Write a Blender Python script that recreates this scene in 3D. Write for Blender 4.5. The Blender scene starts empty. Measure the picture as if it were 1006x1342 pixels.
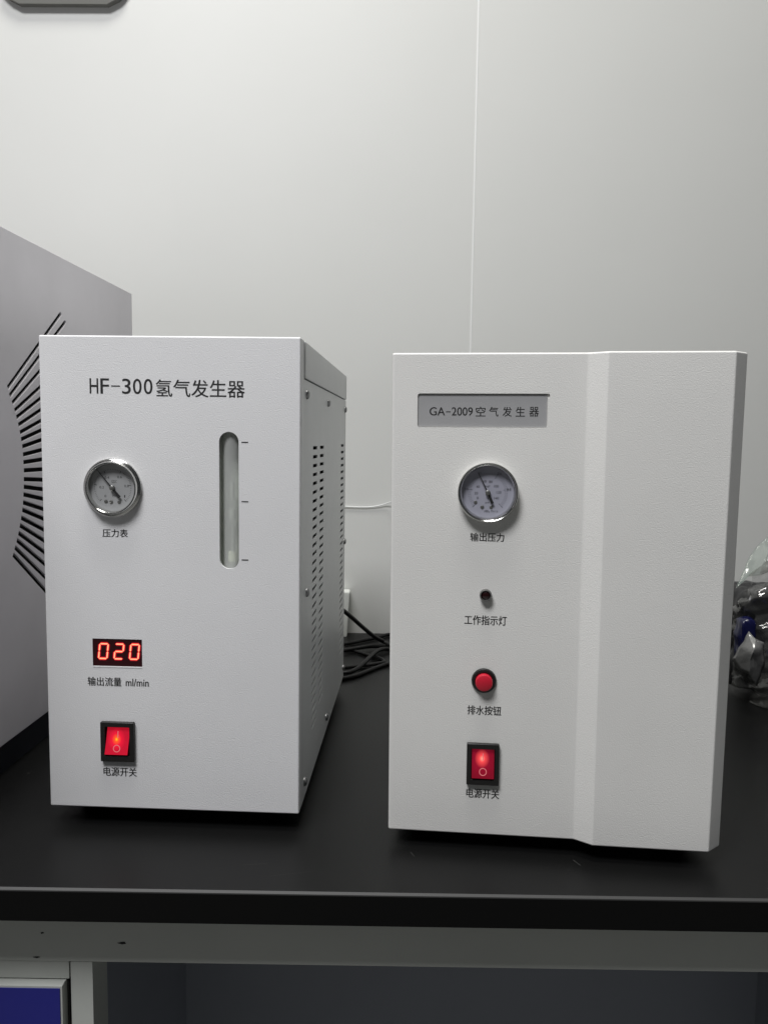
import bpy, bmesh, math, random
from mathutils import Matrix, Vector, noise
SC = bpy.context.scene
C = SC.collection
R = math.radians
random.seed(7)

# ------------------------------------------------------------------ camera
cd = bpy.data.cameras.new("camera")
cam = bpy.data.objects.new("camera", cd)
C.objects.link(cam)
p, r = .0929, .0141
fw = Vector((0, math.cos(p), -math.sin(p)))
up = Vector((0, math.sin(p), math.cos(p)))
rt = Vector((1, 0, 0))
r2 = rt * math.cos(r) + up * math.sin(r)
u2 = -rt * math.sin(r) + up * math.cos(r)
M = Matrix((r2, u2, -fw)).transposed().to_4x4()
M.translation = Vector((0, 0, .3193))
cam.matrix_world = M
cd.sensor_fit = 'HORIZONTAL'
cd.sensor_width = 36
cd.lens = 36 * 1037.05 / 1006
cd.clip_start = .01
cd.clip_end = 50
SC.camera = cam

# ------------------------------------------------------------------ light
w = bpy.data.worlds.new("World")
SC.world = w
w.use_nodes = True
w.node_tree.nodes["Background"].inputs[0].default_value = (.88, .94, 1, 1)
w.node_tree.nodes["Background"].inputs[1].default_value = .045

def area(name, loc, target, sx, sy, power, col):
    l = bpy.data.lights.new(name, 'AREA')
    l.shape = 'RECTANGLE'; l.size = sx; l.size_y = sy
    l.energy = power; l.color = col
    o = bpy.data.objects.new(name, l); C.objects.link(o)
    o.location = loc
    o.rotation_euler = (Vector(target) - Vector(loc)).to_track_quat('-Z', 'Y').to_euler()
    return o
area("ceiling_panel_light", (-.05, .45, 2.6), (-.05, .45, 0), .8, .6, 38, (1, .985, .94))
area("ceiling_panel_light", (-.64, -.50, 2.15), (-.64, -.50, 0), .85, .7, 64, (.975, .975, 1))
SC.view_settings.view_transform = 'Standard'
SC.view_settings.look = 'None'
SC.view_settings.exposure = 0
SC.view_settings.gamma = 1

# ------------------------------------------------------------------ materials
def mat(name, col, rough=.5, metal=0, spec=.5, bump=None, var=None, coat=0):
    """bump=(scale, strength, distance)   var=(scale, amount) mottles the base colour"""
    m = bpy.data.materials.new(name); m.use_nodes = True
    nt = m.node_tree; b = nt.nodes["Principled BSDF"]
    b.inputs["Base Color"].default_value = (*col, 1)
    b.inputs["Roughness"].default_value = rough
    b.inputs["Metallic"].default_value = metal
    b.inputs["Specular IOR Level"].default_value = spec
    b.inputs["Coat Weight"].default_value = coat
    tc = nt.nodes.new("ShaderNodeTexCoord")
    if var:
        n = nt.nodes.new("ShaderNodeTexNoise"); n.inputs["Scale"].default_value = var[0]; n.inputs["Detail"].default_value = 5
        nt.links.new(tc.outputs["Object"], n.inputs["Vector"])
        mr = nt.nodes.new("ShaderNodeMapRange")
        mr.inputs["From Min"].default_value = .3; mr.inputs["From Max"].default_value = .7
        mr.inputs["To Min"].default_value = 1 - var[1]; mr.inputs["To Max"].default_value = 1 + var[1]
        nt.links.new(n.outputs["Fac"], mr.inputs["Value"])
        mx = nt.nodes.new("ShaderNodeVectorMath"); mx.operation = 'SCALE'
        mx.inputs[0].default_value = col
        nt.links.new(mr.outputs[0], mx.inputs["Scale"])
        nt.links.new(mx.outputs[0], b.inputs["Base Color"])
    if bump:
        n2 = nt.nodes.new("ShaderNodeTexNoise"); n2.inputs["Scale"].default_value = bump[0]; n2.inputs["Detail"].default_value = 2.5
        n2.inputs["Roughness"].default_value = .6
        nt.links.new(tc.outputs["Object"], n2.inputs["Vector"])
        bp = nt.nodes.new("ShaderNodeBump"); bp.inputs["Strength"].default_value = bump[1]; bp.inputs["Distance"].default_value = bump[2]
        nt.links.new(n2.outputs["Fac"], bp.inputs["Height"])
        nt.links.new(bp.outputs[0], b.inputs["Normal"])
    return m

def emis(name, col, e, strength):
    m = mat(name, col, .4)
    b = m.node_tree.nodes["Principled BSDF"]
    b.inputs["Emission Color"].default_value = (*e, 1)
    b.inputs["Emission Strength"].default_value = strength
    return m

def thin_glass(name, tint=(1, 1, 1), rough=.03, ior=1.45, haze=0, hazecol=(.7, .7, .7)):
    m = bpy.data.materials.new(name); m.use_nodes = True
    nt = m.node_tree; nt.nodes.clear()
    out = nt.nodes.new("ShaderNodeOutputMaterial")
    t = nt.nodes.new("ShaderNodeBsdfTransparent"); t.inputs[0].default_value = (*tint, 1)
    g = nt.nodes.new("ShaderNodeBsdfGlossy"); g.inputs["Roughness"].default_value = rough
    lw = nt.nodes.new("ShaderNodeLayerWeight")
    pw = nt.nodes.new("ShaderNodeMath"); pw.operation = 'POWER'; pw.inputs[1].default_value = 5
    f = nt.nodes.new("ShaderNodeMath"); f.operation = 'MULTIPLY_ADD'; f.inputs[1].default_value = .9; f.inputs[2].default_value = ((ior - 1) / (ior + 1)) ** 2
    nt.links.new(lw.outputs["Facing"], pw.inputs[0]); nt.links.new(pw.outputs[0], f.inputs[0])
    mx = nt.nodes.new("ShaderNodeMixShader")
    nt.links.new(f.outputs[0], mx.inputs[0]); nt.links.new(t.outputs[0], mx.inputs[1]); nt.links.new(g.outputs[0], mx.inputs[2])
    last = mx
    if haze:
        d = nt.nodes.new("ShaderNodeBsdfDiffuse"); d.inputs[0].default_value = (*hazecol, 1)
        m2 = nt.nodes.new("ShaderNodeMixShader"); m2.inputs[0].default_value = haze
        nt.links.new(mx.outputs[0], m2.inputs[1]); nt.links.new(d.outputs[0], m2.inputs[2]); last = m2
    nt.links.new(last.outputs[0], out.inputs[0])
    return m

def rocker_mat(name, spot, radius, base, edge, core, power):
    """translucent red cap lit by a small neon lamp standing behind it"""
    m = mat(name, base, .25)
    nt = m.node_tree; b = nt.nodes["Principled BSDF"]
    tc = nt.nodes.new("ShaderNodeTexCoord")
    mp = nt.nodes.new("ShaderNodeMapping"); mp.vector_type = 'POINT'
    s = 1 / radius
    mp.inputs["Scale"].default_value = (s, 0, s * .8)
    mp.inputs["Location"].default_value = (-spot[0] * s, 0, -spot[1] * s * .8)
    gr = nt.nodes.new("ShaderNodeTexGradient"); gr.gradient_type = 'SPHERICAL'
    cr = nt.nodes.new("ShaderNodeValToRGB")
    e = cr.color_ramp.elements
    e[0].position = 0; e[0].color = (*edge, 1)
    e[1].position = 1; e[1].color = (*core, 1)
    k = e.new(.50); k.color = (*[a * 1.9 for a in edge], 1)
    k = e.new(.82); k.color = (*[(a * 2.2 + c_) / 2 for a, c_ in zip(edge, core)], 1); k.color = (.85, k.color[1] * .35, k.color[2] * .5, 1)
    nt.links.new(tc.outputs["Object"], mp.inputs["Vector"])
    nt.links.new(mp.outputs[0], gr.inputs[0]); nt.links.new(gr.outputs["Fac"], cr.inputs[0])
    nt.links.new(cr.outputs[0], b.inputs["Emission Color"])
    b.inputs["Emission Strength"].default_value = power
    return m

MT = dict(
    white_l=mat("cool_white_powder_coat", (.745, .745, .745), .40, bump=(1100, .48, .0006), var=(7, .03)),
    white_r=mat("warm_white_powder_coat", (.745, .74, .71), .42, bump=(1100, .48, .0006), var=(7, .03)),
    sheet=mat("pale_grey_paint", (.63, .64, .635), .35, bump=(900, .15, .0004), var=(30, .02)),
    dark=mat("dark_interior", (.012, .012, .013), .8),
    rubber=mat("black_rubber", (.012, .012, .012), .6),
    black=mat("black_plastic", (.010, .0095, .009), .38),
    ink=mat("black_print", (.012, .012, .012), .6),
    inkgrey=mat("grey_print", (.04, .04, .045), .6),
    steel=mat("polished_steel", (.62, .62, .60), .16, 1),
    zinc=mat("zinc_screw", (.36, .36, .36), .35, 1),
    dial_l=mat("white_dial_card", (.34, .345, .345), .6),
    dial_r=mat("lilac_dial_card", (.36, .362, .425), .6),
    glass=thin_glass("thin_clear_glass"),
    plate=mat("brushed_grey_label", (.35, .35, .352), .4, bump=(900, .2, .0003), var=(60, .03)),
    tube=thin_glass("level_tube_plastic", (.9, .92, .89), .2, 1.35, .33, (.86, .87, .85)),
    cavity=mat("grey_cavity_paint", (.80, .81, .78), .6, var=(60, .12)),
    floatm=mat("cream_float", (.75, .77, .64), .6),
    paleplastic=mat("pale_plastic", (.5, .52, .48), .4, var=(90, .2)),
    lens=mat("dark_red_lens", (.028, .002, .004), .3),
    seg=emis("lit_red_segment", (.8, .1, .05), (1.0, .27, .15), 1.9),
    segmid=emis("segment_near_glow", (.3, .01, .01), (.95, .04, .03), 1.0),
    seghalo=emis("segment_bleed", (.08, .002, .006), (.30, .0005, .012), 1.0),
    red=mat("red_button_cap", (.52, .012, .032), .4),
    reddark=mat("red_plastic_side", (.16, .004, .012), .35),
    mark=emis("pale_switch_mark", (.5, .16, .17), (1, .25, .25), .32),
    led=mat("unlit_red_led", (.016, .003, .003), .15, coat=.4),
    greymetal=mat("grey_metal_bezel", (.20, .20, .19), .35, .6),
    greypaint=mat("silver_grey_paint", (.74, .72, .76), .42, bump=(700, .25, .0004), var=(18, .03)),
    bluedark=mat("dark_navy_plinth", (.012, .014, .026), .5),
    wall=mat("pale_wall_panel", (.615, .62, .595), .5, bump=(40, .05, .002), var=(4, .012)),
    bead=mat("white_sealant", (.76, .765, .75), .4),
    laminate=mat("black_laminate", (.0035, .0036, .0036), .42, spec=.26, bump=(500, .08, .0003)),
    lamedge=mat("edge_highlight_and_crumbs", (.036, .036, .035), .6),  # paler than the top: painted highlight on the lip, also the crumb colour
    frame=mat("grey_white_steel", (.46, .475, .44), .5, bump=(300, .1, .0005), var=(12, .04)),
    edgeface=mat("black_edge_band", (.003, .003, .0028), .75, spec=.12),
    recess=mat("blue_grey_board", (.22, .235, .27), .6, var=(10, .03)),
    bluefront=mat("royal_blue_laminate", (.006, .008, .19), .5, bump=(500, .1, .0003)),
    cable=mat("black_cable_jacket", (.006, .006, .006), .42, spec=.35),
    tubing=mat("white_tubing", (.8, .82, .8), .35),
    fixture=mat("olive_grey_plastic", (.14, .14, .128), .7, spec=.2),
    whitebox=mat("white_plastic", (.82, .84, .8), .4),
    film=thin_glass("clear_film", (.86, .86, .86), .05, 1.9, .05, (.62, .62, .58)),
    silver=mat("silvery_grey_film", (.20, .20, .195), .25, .3, bump=(120, .35, .002), var=(60, .25)),
    haze_film=thin_glass("milky_film", (.88, .88, .86), .10, 1.5, .12, (.45, .55, .52)),
    foil=mat("black_foil", (.010, .010, .011), .28),
    bluefoil=mat("deep_blue_foil", (.005, .006, .038), .22),
    bluecap=mat("blue_cap", (.035, .035, .33), .3),
)

# ------------------------------------------------------------------ builders (millimetres in, metres out)
def link(name, me, m=None, parent=None, loc=None):
    o = bpy.data.objects.new(name, me); C.objects.link(o)
    if m is not None:
        me.materials.clear(); me.materials.append(m)
    if parent is not None: o.parent = parent
    if loc is not None: o.location = [v * .001 for v in loc]
    return o

def finish(name, bm, m, parent, smooth=False, scale=.001, loc=None):
    bmesh.ops.scale(bm, vec=(scale,) * 3, verts=bm.verts)
    bmesh.ops.recalc_face_normals(bm, faces=bm.faces)
    me = bpy.data.meshes.new(name); bm.to_mesh(me); bm.free()
    if smooth:
        me.polygons.foreach_set("use_smooth", [True] * len(me.polygons))
        if smooth != 'all': me.set_sharp_from_angle(angle=R(38))
    return link(name, me, m, parent, loc)

def add_box(bm, x0, x1, y0, y1, z0, z1, bevel=0, seg=2):
    r_ = bmesh.ops.create_cube(bm, size=1)
    vs = r_['verts']
    for v in vs:
        v.co = Vector((x0 + (v.co.x + .5) * (x1 - x0), y0 + (v.co.y + .5) * (y1 - y0), z0 + (v.co.z + .5) * (z1 - z0)))
    if bevel:
        es = list({e for v in vs for e in v.link_edges})
        bmesh.ops.bevel(bm, geom=es, offset=bevel, segments=seg, profile=.5, affect='EDGES')

def box(name, x0, x1, y0, y1, z0, z1, m, parent=None, bevel=0, seg=2):
    bm = bmesh.new(); add_box(bm, x0, x1, y0, y1, z0, z1, bevel, seg)
    o = finish(name, bm, m, parent, smooth=bool(bevel))
    if bevel: flat_faces(o)
    return o

def flat_faces(o):
    """large faces keep their own normal, only the rounded edges turn"""
    md = o.modifiers.new("weighted_normal", 'WEIGHTED_NORMAL'); md.mode = 'FACE_AREA'; md.weight = 100; md.keep_sharp = True

def lathe(bm, prof, cx, cz, n=64, close=True):
    """profile of (radius, y); spun about the y axis through (cx, cz)"""
    rings = []
    for (rad, y) in prof:
        if rad < 1e-6: rings.append([bm.verts.new((cx, y, cz))])
        else: rings.append([bm.verts.new((cx + rad * math.cos(2 * math.pi * k / n), y, cz + rad * math.sin(2 * math.pi * k / n))) for k in range(n)])
    for a, b in zip(rings, rings[1:]):
        for k in range(n):
            q = [a[k % len(a)], a[(k + 1) % len(a)], b[(k + 1) % len(b)], b[k % len(b)]]
            s = []
            for v in q:
                if v not in s: s.append(v)
            if len(s) > 2: bm.faces.new(s)

def lathe_obj(name, prof, cx, cz, m, parent, n=64):
    bm = bmesh.new(); lathe(bm, prof, cx, cz, n)
    return finish(name, bm, m, parent, smooth=True)

def evaluated(o, name):
    dg = bpy.context.evaluated_depsgraph_get()
    me = bpy.data.meshes.new_from_object(o.evaluated_get(dg)); me.name = name
    return me

def plate(name, outline, holes, thick, bevel, basis, m, parent):
    """flat sheet with real holes; outline and holes are 2D (mm); basis maps (a, b, depth) to the parent's axes"""
    cu = bpy.data.curves.new(name, 'CURVE'); cu.dimensions = '2D'; cu.fill_mode = 'BOTH'
    for pts in [outline] + holes:
        s = cu.splines.new('POLY'); s.points.add(len(pts) - 1); s.use_cyclic_u = True
        for q, (a, b) in zip(s.points, pts): q.co = (a * .001, b * .001, 0, 1)
    cu.extrude = (thick / 2 - bevel) * .001; cu.bevel_depth = bevel * .001; cu.bevel_resolution = 1; cu.offset = -bevel * .001
    t = bpy.data.objects.new("tmp", cu); C.objects.link(t)
    me = evaluated(t, name)
    bpy.data.objects.remove(t); bpy.data.curves.remove(cu)
    me.transform(basis)
    return link(name, me, m, parent)

def rounded(x0, x1, z0, z1, rad, n=6):
    pts = []
    for cx, cz, a0 in ((x1 - rad, z1 - rad, 0), (x0 + rad, z1 - rad, 90), (x0 + rad, z0 + rad, 180), (x1 - rad, z0 + rad, 270)):
        for k in range(n + 1):
            a = R(a0 + 90 * k / n); pts.append((cx + rad * math.cos(a), cz + rad * math.sin(a)))
    return pts

def prism(bm, pts, y0, y1):
    a = [bm.verts.new((x, y0, z)) for x, z in pts]; b = [bm.verts.new((x, y1, z)) for x, z in pts]
    n = len(pts)
    bm.faces.new(a); bm.faces.new(b[::-1])
    for k in range(n): bm.faces.new((a[k], b[k], b[(k + 1) % n], a[(k + 1) % n]))

def cut(o, cutters, bevel=None):
    """subtract closed shapes (bmesh builders) from o, keep the result as plain mesh"""
    bm = bmesh.new()
    for c_ in cutters: c_(bm)
    bmesh.ops.scale(bm, vec=(.001,) * 3, verts=bm.verts)
    bmesh.ops.recalc_face_normals(bm, faces=bm.faces)
    me = bpy.data.meshes.new("cutter"); bm.to_mesh(me); bm.free()
    co = bpy.data.objects.new("cutter", me); C.objects.link(co)
    par = o.parent; o.parent = None; o.modifiers.clear()
    md = o.modifiers.new("b", 'BOOLEAN'); md.operation = 'DIFFERENCE'; md.solver = 'EXACT'; md.object = co
    new = evaluated(o, o.data.name)
    o.modifiers.clear(); o.data = new; o.parent = par; flat_faces(o)
    bpy.data.objects.remove(co)
    new.set_sharp_from_angle(angle=R(35))

BASIS_FRONT = Matrix(((1, 0, 0, 0), (0, 0, 1, 0), (0, 1, 0, 0), (0, 0, 0, 1)))  # (a,b,d) -> x=a, y=d, z=b

def text(name, body, x0, x1, z0, z1, y, m, parent, bold=0.0, shear=0.0, join=None):
    """flat print fitted to the box x0..x1, z0..z1 on the plane y"""
    cu = bpy.data.curves.new(name, 'FONT'); cu.body = body; cu.size = 1; cu.shear = shear
    cu.resolution_u = 5
    t = bpy.data.objects.new("tmp", cu); C.objects.link(t)
    me = evaluated(t, name)
    bpy.data.objects.remove(t); bpy.data.curves.remove(cu)
    xs = [v.co.x for v in me.vertices]; ys = [v.co.y for v in me.vertices]
    ax, bx, ay, by = min(xs), max(xs), min(ys), max(ys)
    for v in me.vertices:
        X = x0 + (v.co.x - ax) / (bx - ax) * (x1 - x0)
        Z = z0 + (v.co.y - ay) / (by - ay) * (z1 - z0)
        v.co = (X * .001, y * .001, Z * .001)
    me.flip_normals()
    if bold:                               # heavier strokes: the same print twice more, a hair to each side
        bm_ = bmesh.new(); bm_.from_mesh(me); n0 = len(me.vertices)
        for dx, dy, dz in ((-bold, .004, 0), (bold, .008, 0), (0, .012, bold * .8)):
            t2 = me.copy(); t2.transform(Matrix.Translation((dx * .001, dy * .001, dz * .001))); bm_.from_mesh(t2); bpy.data.meshes.remove(t2)
        bm_.to_mesh(me); bm_.free()
    if join is not None:
        join.from_mesh(me); return None
    return link(name, me, m, parent)

def cells(name, chars, x0, x1, z0, z1, y, m, parent, fill=.8, bold=0.0, dash='-'):
    """characters set one per equal cell, as on a fixed-width panel print"""
    bm = bmesh.new(); n = len(chars); cw = (x1 - x0) / (n - 1 + fill)
    for k, ch in enumerate(chars):
        if ch == ' ': continue
        a = x0 + k * cw; b = a + cw * fill
        if ch == dash: text("t", ch, a - cw * .02, b + cw * .02, z0 + (z1 - z0) * .47, z0 + (z1 - z0) * .55, y, None, None, 0, 0, bm)
        elif ch == '1' : text("t", ch, a + cw * .2, b - cw * .25, z0, z1, y, None, None, bold, 0, bm)
        else: text("t", ch, a, b, z0, z1, y, None, None, bold, 0, bm)
    me = bpy.data.meshes.new(name); bm.to_mesh(me); bm.free()
    return link(name, me, m, parent)

def empty(name, label, cat, loc, rot=(0, 0, 0), group=None, kind=None):
    o = bpy.data.objects.new(name, None); C.objects.link(o)
    o.location = loc; o.rotation_euler = rot; o.empty_display_size = .02
    return tag(o, label, cat, group, kind)

def tag(o, label=None, cat=None, group=None, kind=None):
    for k, v in (('label', label), ('category', cat), ('group', group), ('kind', kind)):
        if v: o[k] = v
    return o

def bar(bm, ax, az, bx, bz, w0, w1, y):
    """flat tapering stroke on the plane y"""
    d = Vector((bx - ax, bz - az)); n = Vector((-d.y, d.x)).normalized()
    vs = [bm.verts.new((q[0], y, q[1])) for q in ((ax + n.x * w0 / 2, az + n.y * w0 / 2), (ax - n.x * w0 / 2, az - n.y * w0 / 2), (bx - n.x * w1 / 2, bz - n.y * w1 / 2), (bx + n.x * w1 / 2, bz + n.y * w1 / 2))]
    bm.faces.new(vs)

def tube_mesh(name, pts, rad, m, parent=None, res=5, order=24, scale=1.0):
    cu = bpy.data.curves.new(name, 'CURVE'); cu.dimensions = '3D'
    s = cu.splines.new('NURBS'); s.points.add(len(pts) - 1); s.use_endpoint_u = True; s.order_u = 4
    for q, pt in zip(s.points, pts): q.co = (*[v * scale for v in pt], 1)
    cu.bevel_depth = rad * scale; cu.bevel_resolution = res; cu.resolution_u = 10; cu.use_fill_caps = True
    t = bpy.data.objects.new("tmp", cu); C.objects.link(t)
    me = evaluated(t, name); bpy.data.objects.remove(t); bpy.data.curves.remove(cu)
    me.polygons.foreach_set("use_smooth", [True] * len(me.polygons))
    return link(name, me, m, parent)

def gauge(parent, cx, cz, profile, rdial, ydial, yglass, dialmat, needle, labels, ticks, holes, name="pressure_gauge"):
    """one bezel turned on the lathe, a recessed dial, printed scale, needle, hub and glass"""
    b = lathe_obj(name, profile, cx, cz, MT['steel'], parent, 96)
    d = lathe_obj("dial", [(0, ydial), (rdial, ydial), (rdial, ydial + .6), (0, ydial + .6)], cx, cz, dialmat, b, 64)
    bm = bmesh.new()
    y = ydial - .06
    for (a0, a1, n, major, r0, r1, rm, w_) in ticks:
        for k in range(n + 1):
            a = R(a0 + (a1 - a0) * k / n)
            rr = rm if k % major == 0 else r1
            ww = w_ * (1.8 if k % major == 0 else 1)
            bar(bm, cx + r0 * math.cos(a), cz + r0 * math.sin(a), cx + rr * math.cos(a), cz + rr * math.sin(a), ww, ww, y)
    for (s, lx, lz, wd, ht) in labels:
        t = bmesh.new()
        text("t", s, (cx + lx - wd / 2), (cx + lx + wd / 2), cz + lz - ht / 2, cz + lz + ht / 2, y, None, None, 0, 0, t)
        bmesh.ops.scale(t, vec=(1000,) * 3, verts=t.verts)
        tm = bpy.data.meshes.new("t"); t.to_mesh(tm); t.free(); bm.from_mesh(tm); bpy.data.meshes.remove(tm)
    finish("scale_print", bm, MT['ink'], b)
    bm = bmesh.new()
    for hx, hz, hr in holes:
        lathe(bm, [(hr, ydial - .05), (hr, ydial - .3), (hr * .8, ydial - .45), (0, ydial - .45)], cx + hx, cz + hz, 16)
    finish("dial_screws", bm, MT['greymetal'], b, smooth=True)
    tipx, tipz, tx, tz = needle
    bm = bmesh.new()
    yn = ydial - 1.8
    for (x1_, z1_, w0, w1) in ((tipx, tipz, .95, .35), (tx, tz, 1.3, 2.3)):
        d_ = Vector((x1_, z1_)); n_ = Vector((-d_.y, d_.x)).normalized()
        pts = [(cx + n_.x * w0 / 2, cz + n_.y * w0 / 2), (cx - n_.x * w0 / 2, cz - n_.y * w0 / 2),
               (cx + x1_ - n_.x * w1 / 2, cz + z1_ - n_.y * w1 / 2), (cx + x1_ + n_.x * w1 / 2, cz + z1_ + n_.y * w1 / 2)]
        prism(bm, pts, yn - .2, yn + .2)
    finish("needle", bm, MT['ink'], b)
    lathe_obj("hub", [(1.9, ydial), (1.9, yn - .8), (1.4, yn - 1.2), (0, yn - 1.25)], cx, cz, MT['greymetal'], b, 24)
    lathe_obj("glass", [(0, yglass), (rdial + .15, yglass)], cx, cz, MT['glass'], b, 64)
    return b

def rocker_switch(parent, x0, x1, z0, z1, rx0, rx1, rz0, rz1, rmat, skew=0, tilt=1.0):
    """square black bezel with a lit red rocker pressed in at its top"""
    fr = plate("power_switch", rounded(x0, x1, z0, z1, .8, 3), [rounded(rx0 - .6, rx1 + .6, rz0 - .8, rz1 + .6, .3, 2)], 3.4, .35,
               Matrix.Translation((0, -.0017, 0)) @ BASIS_FRONT, MT['black'], parent)
    box("switch_well", rx0 - .7, rx1 + .7, -.15, .6, rz0 - .9, rz1 + .7, MT['lens'], fr)
    bm = bmesh.new()
    n = 10
    prof = [(rz1, -1.0), (rz1 - (rz1 - rz0) * .5, -2.6), (rz0 + 1.2, -4.4 * tilt), (rz0 + .7, -4.5 * tilt)]
    rows = []
    for z, y in prof:
        s = skew * (z - (rz0 + rz1) / 2)
        rows.append([bm.verts.new((rx0 + s, y, z)), bm.verts.new((rx1 + s, y, z))])
    for a, b in zip(rows, rows[1:]): bm.faces.new((a[0], a[1], b[1], b[0]))
    mid = (rx0 + rx1) / 2
    face = finish("rocker", bm, rmat, fr)
    bm = bmesh.new()
    back = []
    for z, y in prof:
        s = skew * (z - (rz0 + rz1) / 2)
        back.append([(rx0 + s, y + .02, z), (rx1 + s, y + .02, z), (rx0 + s, -.16, z), (rx1 + s, -.16, z)])
    for side_ in (0, 1):
        for a, b in zip(back, back[1:]):
            bm.faces.new([bm.verts.new(q) for q in (a[side_], b[side_], b[side_ + 2], a[side_ + 2])])
    q = back[-1]; bm.faces.new([bm.verts.new(k) for k in (q[0], q[1], (q[1][0], -.16, rz0 - .3), (q[0][0], -.16, rz0 - .3))])
    q = back[0]; bm.faces.new([bm.verts.new(k) for k in (q[0], q[1], q[3], q[2])])
    finish("rocker_side", bm, MT['reddark'], fr)
    # the printed I and O lie on the rocker's two slopes
    def yat(z):
        for (za, ya), (zb, yb) in zip(prof, prof[1:]):
            if zb <= z <= za: return ya + (z - za) / (zb - za) * (yb - ya)
        return prof[-1][1]
    bm = bmesh.new()
    zi0, zi1 = rz0 + (rz1 - rz0) * .62, rz0 + (rz1 - rz0) * .86
    xi = mid + skew * (zi0 - (rz0 + rz1) / 2)
    vs = [bm.verts.new((xi + a, yat(z) - .08, z)) for a, z in ((-.35, zi0), (.35, zi0), (.35, zi1), (-.35, zi1))]
    bm.faces.new(vs)
    zo = rz0 + (rz1 - rz0) * .25; xo = mid + skew * (zo - (rz0 + rz1) / 2)
    for k in range(28):
        a0, a1 = 2 * math.pi * k / 28, 2 * math.pi * (k + 1) / 28
        q = []
        for rr, a in ((2.35, a0), (2.9, a0), (2.9, a1), (2.35, a1)):
            z = zo + rr * math.sin(a); q.append(bm.verts.new((xo + rr * math.cos(a), yat(z) - .08, z)))
        bm.faces.new(q)
    finish("switch_marks", bm, MT['mark'], fr)
    return fr

# ------------------------------------------------------------------ the setting
wall = box("wall", -2200, 2200, 1282, 1340, -800, 2400, MT['wall'])
tag(wall, kind='structure')
wall.rotation_euler.z = -.0023
box("wall_panel", -2200, 129.7, 1277, 1281.8, -800, 2400, MT['wall'], wall, .6)
box("wall_panel", 132.0, 2200, 1277, 1281.8, -800, 2400, MT['wall'], wall, .6)
box("seam_bead", 129.4, 132.3, 1276.4, 1281.8, -800, 2400, MT['bead'], wall, .5)
fl = box("floor", -2200, 2200, -2200, 1340, -860, -800, mat("grey_floor", (.25, .25, .24), .5, var=(3, .05)))
tag(fl, kind='structure')

# lab bench: worktop, apron beam, cabinet and knee space under it
bench = empty("lab_bench", "black topped laboratory bench with grey steel apron carrying the machines", "bench", (0, .5295, 0), (0, 0, -.0023))
def bx(name, x0, x1, y0, y1, z0, z1, m, bevel=0, parent=bench): return box(name, x0, x1, y0, y1, z0, z1, m, parent, bevel)
bx("worktop", -1400, 1500, 1.4, 746, -24.4, 0, MT['laminate'])
# chamfered front lip, its highlight painted in as a paler grey
bm = bmesh.new()
for a, b in (((-1400, 1.4, 0), (-1400, 0, -1.3)),):
    v = [bm.verts.new(q) for q in ((-1400, 1.38, .02), (1500, 1.38, .02), (1500, -.05, -1.35), (-1400, -.05, -1.35))]
    bm.faces.new(v)
    v2 = [bm.verts.new(q) for q in ((-1400, -.05, -1.35), (1500, -.05, -1.35), (1500, -.05, -2.3), (-1400, -.05, -2.3))]
    bm.faces.new(v2)
finish("worktop_edge", bm, MT['lamedge'], bench)
bx("worktop_front", -1400, 1500, 0, 1.38, -24.4, -2.3, MT['edgeface'])
bx("apron_beam", -1400, 1500, 30, 60, -75.6, -24.5, MT['frame'], .8)
bx("leg_post", -230.6, -214.2, 30, 280, -800, -75.7, MT['frame'])
bx("cabinet_top_rail", -1400, -232.2, 31, 60, -90.0, -75.7, MT['frame'], .4)
bx("cabinet_side", -1400, -233.6, 34, 280, -800, -90.2, MT['rubber'])
dr = bx("drawer_front", -700, -234.8, 24, 33.8, -300, -90.9, MT['frame'], .6)
box("drawer_panel", -700, -236.4, 23.2, 23.9, -298, -92.6, MT['bluefront'], dr)
bx("knee_space_back", -214.1, 1500, 300.5, 312, -800, -60, MT['recess'])
bx("knee_space_side", -220, -214.1, 60.1, 300.4, -800, -75.8, MT['recess'])
bx("knee_space_divider", 422, 430, 140, 300.4, -800, -60.1, MT['recess'])
for (sx, sz, sw, sh) in ((-251.3, -53, 3.2, 1.6), (-191.5, -60, 7.5, 2.2), (-255.8, -72.4, 5.0, 1.2)):
    bm = bmesh.new()
    pts = [(sx + sw / 2 * math.cos(a) * random.uniform(.5, 1.3), sz + sh / 2 * math.sin(a) * random.uniform(.4, 1.4)) for a in [k * math.pi / 6 for k in range(12)]]
    prism(bm, pts, 29.86, 29.99)
    finish("paint_chip", bm, MT['dark'], bench)
# tiny crumbs and a fine scratch on the black top
bm = bmesh.new()
for (x, y, s) in [(-332, 189, 1.3), (-304.5, 125, 1.0)] + [(random.uniform(-400, 400), random.uniform(20, 280), random.uniform(.15, .4)) for _ in range(50)]:
    q = [bm.verts.new((x + s * math.cos(a) * random.uniform(.5, 1), y + s * math.sin(a) * random.uniform(.5, 1), .12)) for a in (0, 1.2, 2.4, 3.6, 4.9)]
    bm.faces.new(q)
tag(finish("crumbs", bm, MT['lamedge'], bench), kind='stuff')
bm = bmesh.new()
for (xa, ya, xb, yb, w_) in ((-102, 34.5, -84, 37, .5), (148, 49, 152, 41, .7), (24, 57, 27, 50, .5), (-80, 20, -50, 27, .3)):
    d = Vector((xb - xa, yb - ya)).normalized(); n_ = Vector((-d.y, d.x)) * w_ / 2
    bm.faces.new([bm.verts.new((a + n_.x * s, b + n_.y * s, .12)) for a, b, s in ((xa, ya, 1), (xa, ya, -1), (xb, yb, -1), (xb, yb, 1))])
tag(finish("scratches", bm, mat("scratched_laminate", (.022, .022, .021), .6), bench), kind='stuff')

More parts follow.
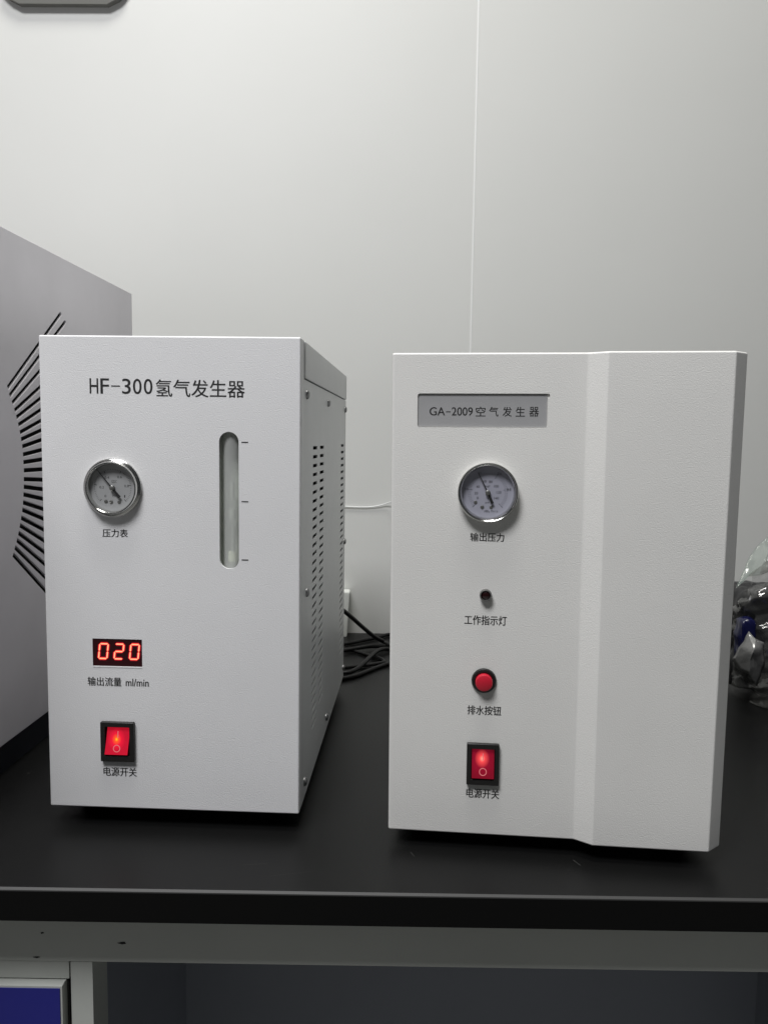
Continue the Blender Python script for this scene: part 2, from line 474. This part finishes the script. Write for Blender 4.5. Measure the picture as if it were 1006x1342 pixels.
# ------------------------------------------------------------------ left machine: hydrogen generator
LM = empty("hydrogen_generator", "white upright generator with level window and red 020 display, left of the two", "lab machine",
           (-.2702, .62394, .015), (0, 0, -.0436))
W, H, D = 205, 380.6, 375.5
fp = box("front_panel", 0, W, 0, 12, 0, H, MT['white_l'], LM, 1.3, 3)
cap = rounded(141.3, 156.7, 199.9, 307.6, 7.69, 10)
cut(fp, [lambda b: prism(b, cap, -5, 20), lambda b: prism(b, [(37.9, 118.6), (78.2, 118.6), (78.2, 141.1), (37.9, 141.1)], -5, 1.2)])
cut(fp, [lambda b: add_box(b, 133, 166, 2.6, 20, 190, 318)])
fr = box("front_frame", .6, W - .5, 12, 21.7, 0, H - .4, MT['sheet'], LM)
cut(fr, [lambda b: prism(b, rounded(134, 164, 192, 316, 4), 5, 30)])
# level window: cavity, tube, rod and float
box("window_backing", 130, 168, 17, 19, 191, 317, MT['cavity'], LM)
for a, b in ((133.2, 139), (159, 165.8)): box("window_cheek", a, b, 3, 16.9, 191, 317, MT['cavity'], LM)
tb = bmesh.new()
n = 24
for k in range(n):
    a0, a1 = 2 * math.pi * k / n, 2 * math.pi * (k + 1) / n
    tb.faces.new([tb.verts.new((149.2 + 6.9 * math.cos(a), 9.8 + 6.9 * math.sin(a), z)) for a, z in ((a0, 192), (a1, 192), (a1, 316), (a0, 316))])
bmesh.ops.remove_doubles(tb, verts=tb.verts, dist=.01)
lt = finish("level_tube", tb, MT['tube'], LM, smooth='all')
def vrod(name, cx, cy, rad, z0, z1, m, parent):
    b = bmesh.new(); bmesh.ops.create_cone(b, cap_ends=True, segments=16, radius1=rad, radius2=rad, depth=z1 - z0)
    bmesh.ops.translate(b, verts=b.verts, vec=(cx, cy, (z0 + z1) / 2))
    return finish(name, b, m, parent, smooth=True)
vrod("tube_float", 149.8, 8.2, 3.6, 205, 212.6, MT['floatm'], lt)
vrod("tube_rod", 150.6, 6.5, 1.4, 212.7, 233, MT['paleplastic'], lt)
vrod("tube_bead", 150.0, 6.6, 2.6, 239, 247, MT['paleplastic'], lt)
vrod("tube_rod", 150.2, 6.4, 1.7, 254, 268, MT['paleplastic'], lt)
# body shell
sheet_out = [(12.2, 0), (D, 0), (D, H - 30.6), (12.2, H - 30.6)]
slots = []
for c0, c1, nrow in ((74.5, 103, 33), (122.8, 152, 32), (320.5, 352, 33)):
    for k in range(nrow):
        z = 295 - k * 7.85
        slots.append([(c0, z - 1.5), (c1, z - 1.5), (c1, z + 1.5), (c0, z + 1.5)])
BS = Matrix(((0, 0, 1, .2043), (1, 0, 0, 0), (0, 1, 0, 0), (0, 0, 0, 1)))   # (a,b,d) -> y=a, z=b, x=d
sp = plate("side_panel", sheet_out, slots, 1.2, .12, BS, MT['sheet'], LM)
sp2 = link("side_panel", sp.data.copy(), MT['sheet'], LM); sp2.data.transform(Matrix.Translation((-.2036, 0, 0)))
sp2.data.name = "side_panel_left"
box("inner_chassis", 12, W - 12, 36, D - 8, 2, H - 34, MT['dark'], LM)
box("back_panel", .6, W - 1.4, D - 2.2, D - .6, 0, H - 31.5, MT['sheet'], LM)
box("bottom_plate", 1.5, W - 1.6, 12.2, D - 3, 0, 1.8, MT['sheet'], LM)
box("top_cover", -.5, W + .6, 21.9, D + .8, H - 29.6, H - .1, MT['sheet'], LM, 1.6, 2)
bm = bmesh.new(); add_box(bm, W - .1, W + .35, 9.5, 10.3, 6, H - 8)
for (y, z) in ((33.7, 338.8), (184.7, 338.8), (364, 338.8), (38, 175), (369, 175), (30, 14.2), (185.2, 14.3), (366, 14.1)):
    b = bmesh.new(); lathe(b, [(3.9, 0), (3.9, -.5), (3.3, -1.7), (2.0, -2.4), (0, -2.6)], 0, 0, 20)
    s = finish("side_screw", b, MT['zinc'], LM, smooth=True, loc=(W - .1, y, z)); s.rotation_euler.z = R(90)
bm.free()
for x in (22, W - 22):
    for y in (40, D - 30):
        b = bmesh.new(); bmesh.ops.create_cone(b, cap_ends=True, segments=24, radius1=11, radius2=12, depth=15)
        bmesh.ops.translate(b, verts=b.verts, vec=(x, y, -7.5)); finish("rubber_foot", b, MT['rubber'], LM, smooth=True)
YP = -.12
cells("model_lettering", "HF-300", 39.9, 89.4, 335.9, 347.6, YP, MT['ink'], LM, .78, .10)
text("name_lettering", "氢气发生器", 92.1, 161.6, 334.0, 347.3, YP, MT['ink'], LM, .13)
text("gauge_lettering", "压力表", 47.9, 68.2, 223.3, 229.7, YP, MT['ink'], LM, .12)
text("flow_lettering", "输出流量", 33.5, 61.0, 102.2, 109.5, YP, MT['ink'], LM, .12)
text("unit_lettering", "ml/min", 64.6, 83.2, 102.6, 108.8, YP, MT['ink'], LM, .12)
text("switch_lettering", "电源开关", 45.0, 72.4, 27.1, 34.6, YP, MT['ink'], LM, .12)
for z in (299.7, 253.4, 207.3): box("level_mark", 158.9, 164.2, -.15, .02, z - .4, z + .4, MT['ink'], LM)
# flow display
ds = box("flow_display", 38.0, 78.1, .5, 1.1, 118.7, 141.0, MT['lens'], LM)
def segs(bm, x0, x1, z0, z1, on, t, y, sh, grow=0):
    zm = (z0 + z1) / 2; g = .28 - grow; t2 = t / 2 + grow
    def P(x, z): return (x + sh * (z - z0), y, z)
    def hseg(z):
        return [P(a, b) for a, b in ((x0 + g, z), (x0 + g + t2, z + t2), (x1 - g - t2, z + t2), (x1 - g, z), (x1 - g - t2, z - t2), (x0 + g + t2, z - t2))]
    def vseg(x, a, b):
        return [P(q, s) for q, s in ((x, a + g), (x + t2, a + g + t2), (x + t2, b - g - t2), (x, b - g), (x - t2, b - g - t2), (x - t2, a + g + t2))]
    S = dict(a=hseg(z1), g=hseg(zm), d=hseg(z0), f=vseg(x0, zm, z1), b=vseg(x1, zm, z1), e=vseg(x0, z0, zm), c=vseg(x1, z0, zm))
    for k in on: bm.faces.new([bm.verts.new(q) for q in S[k]])
for (m_, t_, y_, gr_, nm_) in ((MT['seg'], 1.0, .30, 0, "lit_digits"), (MT['segmid'], 1.0, .36, .30, "digit_near_glow"), (MT['seghalo'], 1.1, .42, .95, "digit_glow")):  # wider, dimmer red outlines behind the digits paint in their glow
    bm = bmesh.new()
    for (a, b, on) in ((41.9, 49.2, "abcdef"), (54.6, 61.9, "abged"), (67.2, 74.5, "abcdef")):
        segs(bm, a + .6, b + .1, 124.8, 136.9, on, t_, y_, .11, gr_)
    finish(nm_, bm, m_, ds)
box("display_lip", 37.9, 78.2, -.25, .3, 117.7, 118.5, MT['white_l'], LM)
# gauge
gauge(LM, 57.2, 262.6,
      [(22.8, 0), (23.0, -.6), (23.0, -2.6), (22.5, -3.2), (21.9, -3.5), (21.3, -3.3), (20.9, -3.6), (20.7, -6.2), (20.2, -6.9), (19.5, -7.0), (18.9, -6.4), (18.4, -4.8), (18.2, -.6)],
      18.3, -1.2, -6.0, MT['dial_l'], (-11.6, 14.2, 6.0, -7.4),
      [("0.2", -8.8, .3, 3.6, 1.9), ("0.4", -4.6, 8.0, 3.6, 1.9), ("0.6", 5.6, 8.6, 3.8, 2.0), ("0.8", 11.0, 1.6, 3.6, 2.0), ("0", -6.0, -6.6, 1.4, 1.9), ("1", 9.4, -6.6, .9, 2.0), ("MPa", 2.4, -6.3, 5.2, 2.0), ("GDC", 1.2, 4.9, 4.2, 2.2)],
      [(225, -45, 50, 10, 15.0, 14.0, 12.8, .24)],
      [(-5.6, -10.8, 1.5), (-1.4, -11.2, 1.5), (5.0, -11.2, 1.4)])
rocker_switch(LM, 44.1, 71.6, 40.5, 73.3, 48.6, 67.2, 46.2, 68.7,
              rocker_mat("lit_red_rocker", (.0571, .0590), .0075, (.30, .006, .02), (.36, .004, .016), (1.2, .62, .01), 1.0), .07)

# ------------------------------------------------------------------ right machine: air generator
RM = empty("air_generator", "white upright generator with raised right side panel and grey nameplate, right of the two", "lab machine",
           (.0067, .5982, .012), (0, -.0061, -.0986))
bm = bmesh.new()
HR = 370.9
# plan outline of the front shell: flat panel, ramp, raised panel, chamfer, return; corners filleted
corners = [((0, 14), 0), ((0, 0), 2.4), ((143.4, 0), 4.0), ((156.5, -8.1), 3.0), ((244.6, -8.1), 2.4), ((255.8, 2.9), 3.0), ((255.8, 14), 0)]
plan = []
for k, (c_, rad) in enumerate(corners):
    if not rad: plan.append(Vector(c_)); continue
    a, b, c2 = Vector(corners[k - 1][0]), Vector(c_), Vector(corners[k + 1][0])
    d1, d2 = (a - b).normalized(), (c2 - b).normalized()
    half = d1.angle(d2) / 2; t = rad / math.tan(half)
    p0, p1 = b + d1 * t, b + d2 * t
    for q in range(7):
        f_ = q / 6; plan.append((p0 * (1 - f_) + b * f_) * (1 - f_) + (b * (1 - f_) + p1 * f_) * f_)
norms = []
for k, q in enumerate(plan):
    e1 = (q - plan[k - 1]).normalized() if k else None
    e2 = (plan[k + 1] - q).normalized() if k < len(plan) - 1 else None
    e = ((e1 or e2) + (e2 or e1)).normalized()
    norms.append(Vector((-e.y, e.x)))      # into the shell
RR = 1.5
levels = [(RR * (1 - math.sin(a)), RR * (1 - math.cos(a))) for a in [k * math.pi / 10 for k in range(6)]]   # (inset, height)
levels = levels + [(0, HR * k / 8) for k in range(1, 8)] + [(i_, HR - z_) for i_, z_ in levels[::-1]]
rings = []
for ins, z in levels:
    ring = []
    for q, n_ in zip(plan, norms):
        P = q + n_ * ins
        if q.y > 13.9: P = Vector((q.x + (ins if q.x < 1 else -ins), q.y))
        sx = 3.0 * (1 - z / HR) * (1 if q.x > 240 else 0)
        ring.append(bm.verts.new((P.x - sx, P.y, z)))
    rings.append(ring)
for a, b in zip(rings, rings[1:]):
    for k in range(len(a)): bm.faces.new((a[k], b[k], b[(k + 1) % len(a)], a[(k + 1) % len(a)]))
bm.faces.new(rings[0]); bm.faces.new(rings[-1][::-1])
rp = finish("front_shell", bm, MT['white_r'], RM, smooth=True)
np_ = [(19.4, 315.9)] ; nphole = rounded(19.4, 115.2, 316.0, 341.0, 1.6, 4)
cut(rp, [lambda b: prism(b, nphole, -6, 1.6)])
cut(rp, [lambda b: prism(b, rounded(112, 116.6, 337.6, 341.01, .9, 3), -6, 1.55)])
rp.data.materials.clear(); rp.data.materials.append(MT['white_r'])
npl = box("nameplate", 19.9, 114.8, 1.15, 1.58, 316.4, 340.6, MT['plate'], RM)
YN = 1.08
text("nameplate_lettering", "GA", 28.4, 39.8, 324.7, 330.8, YN, MT['ink'], npl, .09)
box("nameplate_lettering", 40.6, 44.0, YN - .03, YN + .03, 327.2, 327.8, MT['ink'], npl)
text("nameplate_lettering", "2009", 44.9, 60.4, 324.7, 330.8, YN, MT['ink'], npl, .09)
for ch, a, b in (("空", 62.7, 69.8), ("气", 72.5, 79.3), ("发", 82.4, 89.1), ("生", 92.1, 98.8), ("器", 102.0, 108.9)):
    text("nameplate_lettering", ch, a, b, 324.2, 331.3, YN, MT['ink'], npl, .09)
box("case", 4, 250, 14.1, 380, 2, HR - 3, MT['sheet'], RM, 1.5)
for x in (26, 226):
    for y in (40, 345):
        hgt = 12 + x * .0061
        b = bmesh.new(); bmesh.ops.create_cone(b, cap_ends=True, segments=24, radius1=12, radius2=13, depth=hgt + 2)
        bmesh.ops.translate(b, verts=b.verts, vec=(x, y, 2 - (hgt + 2) / 2)); finish("rubber_foot", b, MT['rubber'], RM, smooth=True)
gauge(RM, 72.7, 267.6,
      [(22.2, 0), (22.4, -.6), (22.4, -6.2), (22.0, -7.0), (21.3, -7.2), (20.7, -6.8), (19.2, -4.2), (18.9, -.6)],
      19.0, -1.0, -5.6, MT['dial_r'], (-7.1, 14.4, 3.6, -8.2),
      [("0", -7.4, -4.2, 1.3, 1.9), ("20", -8.6, -.6, 2.6, 1.9), ("40", -7.4, 4.2, 2.6, 1.9), ("60", -2.6, 8.3, 2.6, 1.9), ("80", 2.0, 8.0, 2.6, 2.0), ("100", 6.2, 4.7, 3.6, 2.0), ("120", 8.2, .2, 3.6, 2.0), ("140", 6.4, -4.2, 3.8, 2.0),
       ("0.2", -15.8, 2.4, 2.4, 1.6), ("0.4", -6.4, 14.6, 2.4, 1.6), ("0.6", 8.4, 14.2, 3.0, 2.0), ("0.8", 15.6, 2.4, 3.0, 2.2), ("MPa", -.4, -14.2, 3.8, 1.9), ("YN-1.6", 5.0, -14.0, 5.4, 1.7), ("psi", -.2, -7.7, 3.0, 1.8), ("kgf", -.2, 4.6, 3.4, 1.8)],
      [(225, -45, 50, 10, 13.4, 12.6, 11.6, .20), (225, -45, 50, 10, 13.8, 14.8, 15.8, .20)],
      [(-9.0, -7.4, 1.3), (-4.0, -11.0, 1.4), (2.6, -11.0, 1.3)])
text("gauge_lettering", "输出压力", 60.3, 85.5, 230.5, 237.0, YP, MT['ink'], RM, .12)
lb = lathe_obj("indicator_lamp", [(4.6, 0), (4.6, -3.6), (4.2, -4.4), (3.7, -4.4), (3.5, -3.2), (3.5, -1)], 72.6, 189.9, MT['greymetal'], RM, 40)
lathe_obj("lamp_lens", [(3.5, -1.5), (3.4, -3.0), (2.4, -3.9), (0, -4.3)], 72.6, 189.9, MT['led'], lb, 32)
text("lamp_lettering", "工作指示灯", 57.0, 88.8, 166.5, 173.8, YP, MT['ink'], RM, .12)
bt = lathe_obj("drain_button", [(9.5, 0), (9.5, -1.4), (8.9, -2.4), (7.4, -2.7), (6.9, -2.4), (6.8, -.5)], 72.6, 123.4, MT['black'], RM, 64)
lathe_obj("button_cap", [(6.5, -.5), (6.5, -5.6), (6.1, -6.4), (5.2, -6.8), (0, -7.1)], 72.6, 123.0, MT['red'], bt, 64)
text("button_lettering", "排水按钮", 60.5, 86.1, 96.1, 103.3, YP, MT['ink'], RM, .12)
rocker_switch(RM, 60.6, 85.3, 41.4, 74.2, 64.6, 81.6, 46.6, 69.4,
              rocker_mat("lit_crimson_rocker", (.0724, .0622), .0115, (.18, .004, .014), (.085, .001, .007), (1.3, .40, .28), 1.0))
text("switch_lettering", "电源开关", 60.8, 86.0, 29.6, 37.2, YP, MT['ink'], RM, .12)

# ------------------------------------------------------------------ grey cabinet at the left edge
GC = empty("grey_instrument", "large silver grey instrument with fanned ventilation slots, cut off by the left edge", "lab instrument",
           (-.3383, 1.0709, 0), (0, 0, -.0342))
inner = [(-331.2, 361.1), (-328.1, 353.9), (-323.5, 347.4), (-319.6, 340.5), (-316.4, 334.1), (-313.2, 327.0), (-310.6, 319.8), (-308.8, 313.2), (-306.9, 306.3), (-305.9, 298.6), (-305.6, 291.2), (-305.2, 283.4), (-305.7, 275.0), (-306.2, 267.6), (-307.3, 260.3), (-308.5, 252.6), (-310.4, 245.7), (-313.1, 238.2), (-315.8, 231.1), (-319.1, 224.1), (-322.5, 217.6), (-326.5, 211.1), (-330.5, 204.8)]
outer = [(-252.0, 418.5), (-269.3, 405.0), (-270.1, 390.7), (-270.9, 377.4), (-271.6, 364.9), (-272.3, 352.0), (-272.9, 341.4), (-271.9, 331.1), (-272.4, 320.8), (-271.3, 311.3), (-271.9, 301.7), (-270.8, 292.5), (-271.3, 282.9), (-271.9, 272.9), (-270.7, 263.1), (-270.4, 253.8), (-270.2, 243.7), (-270.0, 232.7), (-269.7, 222.1), (-270.3, 211.6), (-269.3, 200.1), (-269.9, 188.0), (-269.9, 174.1), (-270.6, 160.4)]
slots = []
N = len(inner)
def fan(a, ang, L, wd=4.1):
    d = Vector((math.cos(ang), math.sin(ang))); n_ = Vector((-d.y, d.x)) * wd / 2
    a = Vector(a); b = a + d * L
    pts = [tuple(a + n_), tuple(a - n_)]
    pts += [(b.x + math.cos(t) * wd / 2, b.y + math.sin(t) * wd / 2) for t in [ang - math.pi / 2 + k * math.pi / 5 for k in range(6)]]
    return pts
for k in range(N):
    ang = math.atan2(405 - 361.1, -269.3 + 331.2) + (k / (N - 1)) * (math.atan2(160.4 - 204.8, -270.6 + 330.5) - math.atan2(405 - 361.1, -269.3 + 331.2))
    d = math.cos(ang)
    xe = [-216.5, -206][k] if k < 2 else (-216.5 + 10 * k if k < 12 else -216.5 + 10 * (22 - k))
    if k == 0: ang = math.atan2(448.2 - 361.1, -213.4 + 331.2)
    if k == 1: ang = math.atan2(434.5 - 353.9, -202.9 + 328.1) + .035
    if k == 2: ang += .04
    slots.append(fan(inner[k], ang, (xe - inner[k][0]) / math.cos(ang)))
BG = Matrix(((0, 0, 1, -.0012), (1, 0, 0, 0), (0, 1, 0, 0), (0, 0, 0, 1)))
plate("side_panel", [(-640, 30.2), (-.5, 30.2), (0, 30.8), (0, 504.6), (-1, 505.5), (-640, 505.5)], slots, 2.4, .5, BG, MT['greypaint'], GC)
box("casing", -450, -2.5, -640, -.4, 30.4, 505.2, MT['greypaint'], GC, 1.0)
GCc = [o for o in GC.children if o.name.startswith("casing")][0]
cut(GCc, [lambda b: add_box(b, -40, 20, -420, -60, 120, 460)])
box("slot_backing", -43, -39, -425, -55, 115, 465, MT['dark'], GC)
box("plinth", -440, -6, -630, -6, 0, 30.3, MT['bluedark'], GC)

# ------------------------------------------------------------------ cables, tubing and the small things by the wall
def cable(pts, label, rad=.0030):
    return tag(tube_mesh("power_cable", pts, rad, MT['cable']), label, "cable", "black cables bundled between the machines")
cable([(-.085, .99, .12), (-.070, 1.03, .103), (-.0526, 1.07, .083), (-.0381, 1.11, .0589), (-.0216, 1.15, .0339), (-.01, 1.175, .0183), (.0024, 1.19, .0090), (.0102, 1.18, .0058), (.03, 1.15, .0031), (.09, 1.12, .0031)],
      "black cable dropping steeply from behind the left machine onto the bundle", .0031)
cable([(-.13, 1.15, .0031), (-.0579, 1.1884, .0035), (-.0352, 1.2103, .0035), (-.0165, 1.2274, .0034), (.0023, 1.246, .0034), (.0106, 1.2594, .0034), (.05, 1.262, .0033)],
      "black cable lying nearest the wall foot, rising to the right", .0029)
cable([(-.14, 1.10, .0033), (-.0559, 1.148, .0050), (-.0274, 1.1627, .0082), (.0024, 1.1805, .0040), (.012, 1.187, .0034), (.08, 1.20, .0033)],
      "nearly straight black cable through the middle of the bundle", .0029)
cable([(-.15, 1.19, .0030), (-.0571, 1.1729, .0030), (-.0328, 1.1442, .0030), (-.0148, 1.1286, .0030), (-.0021, 1.1172, .0030), (.0056, 1.1001, .0030), (-.002, 1.090, .0030), (-.02, 1.083, .0030), (-.09, 1.05, .0030)],
      "black cable that turns back in a small loop beside the right machine", .0026)
cable([(-.11, 1.045, .0032), (-.0503, 1.0403, .0032), (-.0403, 1.0443, .0032), (-.0272, 1.0711, .0060), (-.0168, 1.1034, .0092), (-.0069, 1.1372, .0092), (.0025, 1.1574, .0070), (.0101, 1.1625, .0040), (.06, 1.17, .0032)],
      "black cable curving in an S across the other cables", .0030)
cable([(-.10, 1.00, .0030), (-.0503, 1.0158, .0030), (-.0346, 1.0287, .0030), (-.0138, 1.0625, .0030), (.0026, 1.0825, .0030), (.0095, 1.0926, .0030), (.06, 1.12, .0030)],
      "black cable lying in front of all the others", .0028)
tag(tube_mesh("air_tubing", [(-.16, 1.25, .213), (-.09, 1.2745, .2098), (-.0622, 1.2745, .2088), (-.0396, 1.2745, .2078), (-.0200, 1.2745, .2083), (-.002, 1.2735, .2122), (.0096, 1.272, .2176), (.05, 1.24, .232), (.10, 1.20, .25)], .0008, MT['tubing']),
    "thin white tube hanging in a shallow curve along the wall", "tube")
sb = bmesh.new()
pts = [(-.130, 0), (-.0572, 0), (-.0533, .0728), (-.130, .0745)]
prism(sb, [(a * 1000, b * 1000) for a, b in pts], 1248, 1275)
bmesh.ops.bevel(sb, geom=list(sb.edges), offset=1.0, segments=2, affect='EDGES')
so = finish("socket_box", sb, MT['whitebox'], None, smooth=True)
tag(so, "white socket box at the wall foot, half hidden behind the left machine", "socket box")
# dark fitting on the wall at the top left corner of the picture
fx = bmesh.new()
prism(fx, [(-590, 1060), (-592, 987), (-580, 976), (-564, 968.5), (-431, 969.5), (-414, 978), (-402, 989), (-404, 1060)], 1266, 1276)
bmesh.ops.bevel(fx, geom=list(fx.edges), offset=.3, segments=1, affect='EDGES')
fo = finish("wall_fixture", fx, MT['fixture'], None)
tag(fo, "dark olive grey fitting high on the wall, only its underside in view", "wall fitting")

# ------------------------------------------------------------------ crumpled bag with its contents, behind the right machine
def folds(seed, n, f0):
    rg = random.Random(seed)
    out = []
    for k in range(n):
        d = Vector((rg.uniform(-1, 1), rg.uniform(-1, 1), rg.uniform(-1, 1))).normalized()
        f = f0 * 1.55 ** k
        out.append((d * f, rg.random(), 1 / 1.5 ** k))
    tot = sum(o[2] for o in out)
    def h(P):
        v = 0
        for d, ph, a in out:
            t = (P.dot(d) + ph + .25 * noise.noise(P * f0 * 1.3)) % 1.0
            v += a * (4 * abs(t - .5) - 1)
        return v / tot
    return h
def crumple(name, cx, cy, z0, sx, sy, sz, amp, f0, m, seed, sub=5):
    """a soft packet: a rounded block whose skin is bent along long straight creases"""
    bm = bmesh.new(); bmesh.ops.create_icosphere(bm, subdivisions=sub, radius=1)
    h = folds(seed, 6, f0)
    for v in bm.verts:
        c_ = v.co.copy()
        k = max(abs(c_.x), abs(c_.y), abs(c_.z)); c_ = c_.lerp(c_ / k, .6)
        P = Vector((cx + c_.x * sx, cy + c_.y * sy, z0 + sz + c_.z * sz))
        P += v.co.normalized() * h(P) * amp
        P.z = max(.5, P.z); v.co = P
    return finish(name, bm, m, None, smooth='all')
tag(crumple("black_pouch", 500, 992, 0, 58, 40, 74, 12, .012, MT['foil'], 3), "black glossy pouch inside the clear bag on the bench", "pouch")
tag(crumple("blue_packet", 444, 952, 42, 9, 12, 34, 4, .02, MT['bluefoil'], 9, 4), "dark blue wrapped packet showing at the left side of the clear bag", "packet")
cp = bmesh.new(); bmesh.ops.create_cone(cp, cap_ends=True, segments=28, radius1=8, radius2=7, depth=12)
bmesh.ops.rotate(cp, verts=cp.verts, cent=(0, 0, 0), matrix=Matrix.Rotation(R(70), 3, 'X') @ Matrix.Rotation(R(20), 3, 'Y'))
bmesh.ops.translate(cp, verts=cp.verts, vec=(484, 940, 56)); 
tag(finish("round_stopper", cp, MT['bluecap'], None, smooth=True), "bright blue round stopper seen through the clear bag", "stopper")
# the film: a draped, folded sheet standing up to a peak at its upper right
bm = bmesh.new()
cols, rows = 110, 130
hf = folds(21, 6, .013)
grid = []
for i in range(cols + 1):
    a = i / cols
    line = []
    for j in range(rows + 1):
        b = j / rows
        ang = R(190 + 165 * a)          # wraps the left and front of the contents
        hgt = 130 + 86 * min(1, a * 2.6)
        rx_, ry_ = 76 - 6 * b, 70 - 26 * b
        P = Vector((516 + rx_ * math.cos(ang), 985 + ry_ * math.sin(ang), 1 + hgt * b))
        P += Vector((math.cos(ang), math.sin(ang), .1)) * hf(P) * (8 + 14 * b)
        P.z = max(.6, P.z)
        line.append(bm.verts.new(P))
    grid.append(line)
for i in range(cols):
    for j in range(rows):
        bm.faces.new((grid[i][j], grid[i + 1][j], grid[i + 1][j + 1], grid[i][j + 1]))
bag = finish("plastic_bag", bm, MT['film'], None, smooth='all')
tag(bag, "crumpled clear plastic bag on the bench at the right edge", "bag")
def flap(name, centre, ring, m, seed):
    """one loose fold of the film: a creased fan, subdivided and slightly curled"""
    bm = bmesh.new(); c_ = bm.verts.new(centre); rr = [bm.verts.new(q) for q in ring]
    for k in range(len(rr)): bm.faces.new((c_, rr[k], rr[(k + 1) % len(rr)]))
    bmesh.ops.subdivide_edges(bm, edges=bm.edges[:], cuts=5, use_grid_fill=True)
    bmesh.ops.triangulate(bm, faces=bm.faces[:])
    h = folds(seed, 5, .030)
    for v in bm.verts: v.co += Vector((.25, -1, .2)) * h(v.co) * 4.5
    f_ = finish(name, bm, m, bag, smooth='all'); f_.data.set_sharp_from_angle(angle=R(30))
    sol = f_.modifiers.new("thickness", 'SOLIDIFY'); sol.thickness = .0003
    return f_
flap("silvery_flap", (425.6, 893, 80), [(419.2, 930, 61), (422.4, 915, 81.9), (430.7, 912, 99.7), (433.6, 902, 93.3), (443.3, 905, 88.5), (445.1, 900, 62.7), (440.2, 905, 35.5), (428, 900, 51.5), (424.1, 915, 51.5)], MT['silver'], 5)
flap("top_flap", (458, 950, 172), [(427, 950, 142.7), (442.8, 960, 156), (456.4, 950, 160), (472, 950, 166), (500, 965, 170), (505, 985, 212), (486, 980, 208), (476, 980, 203), (452, 968, 180)], MT['haze_film'], 8)
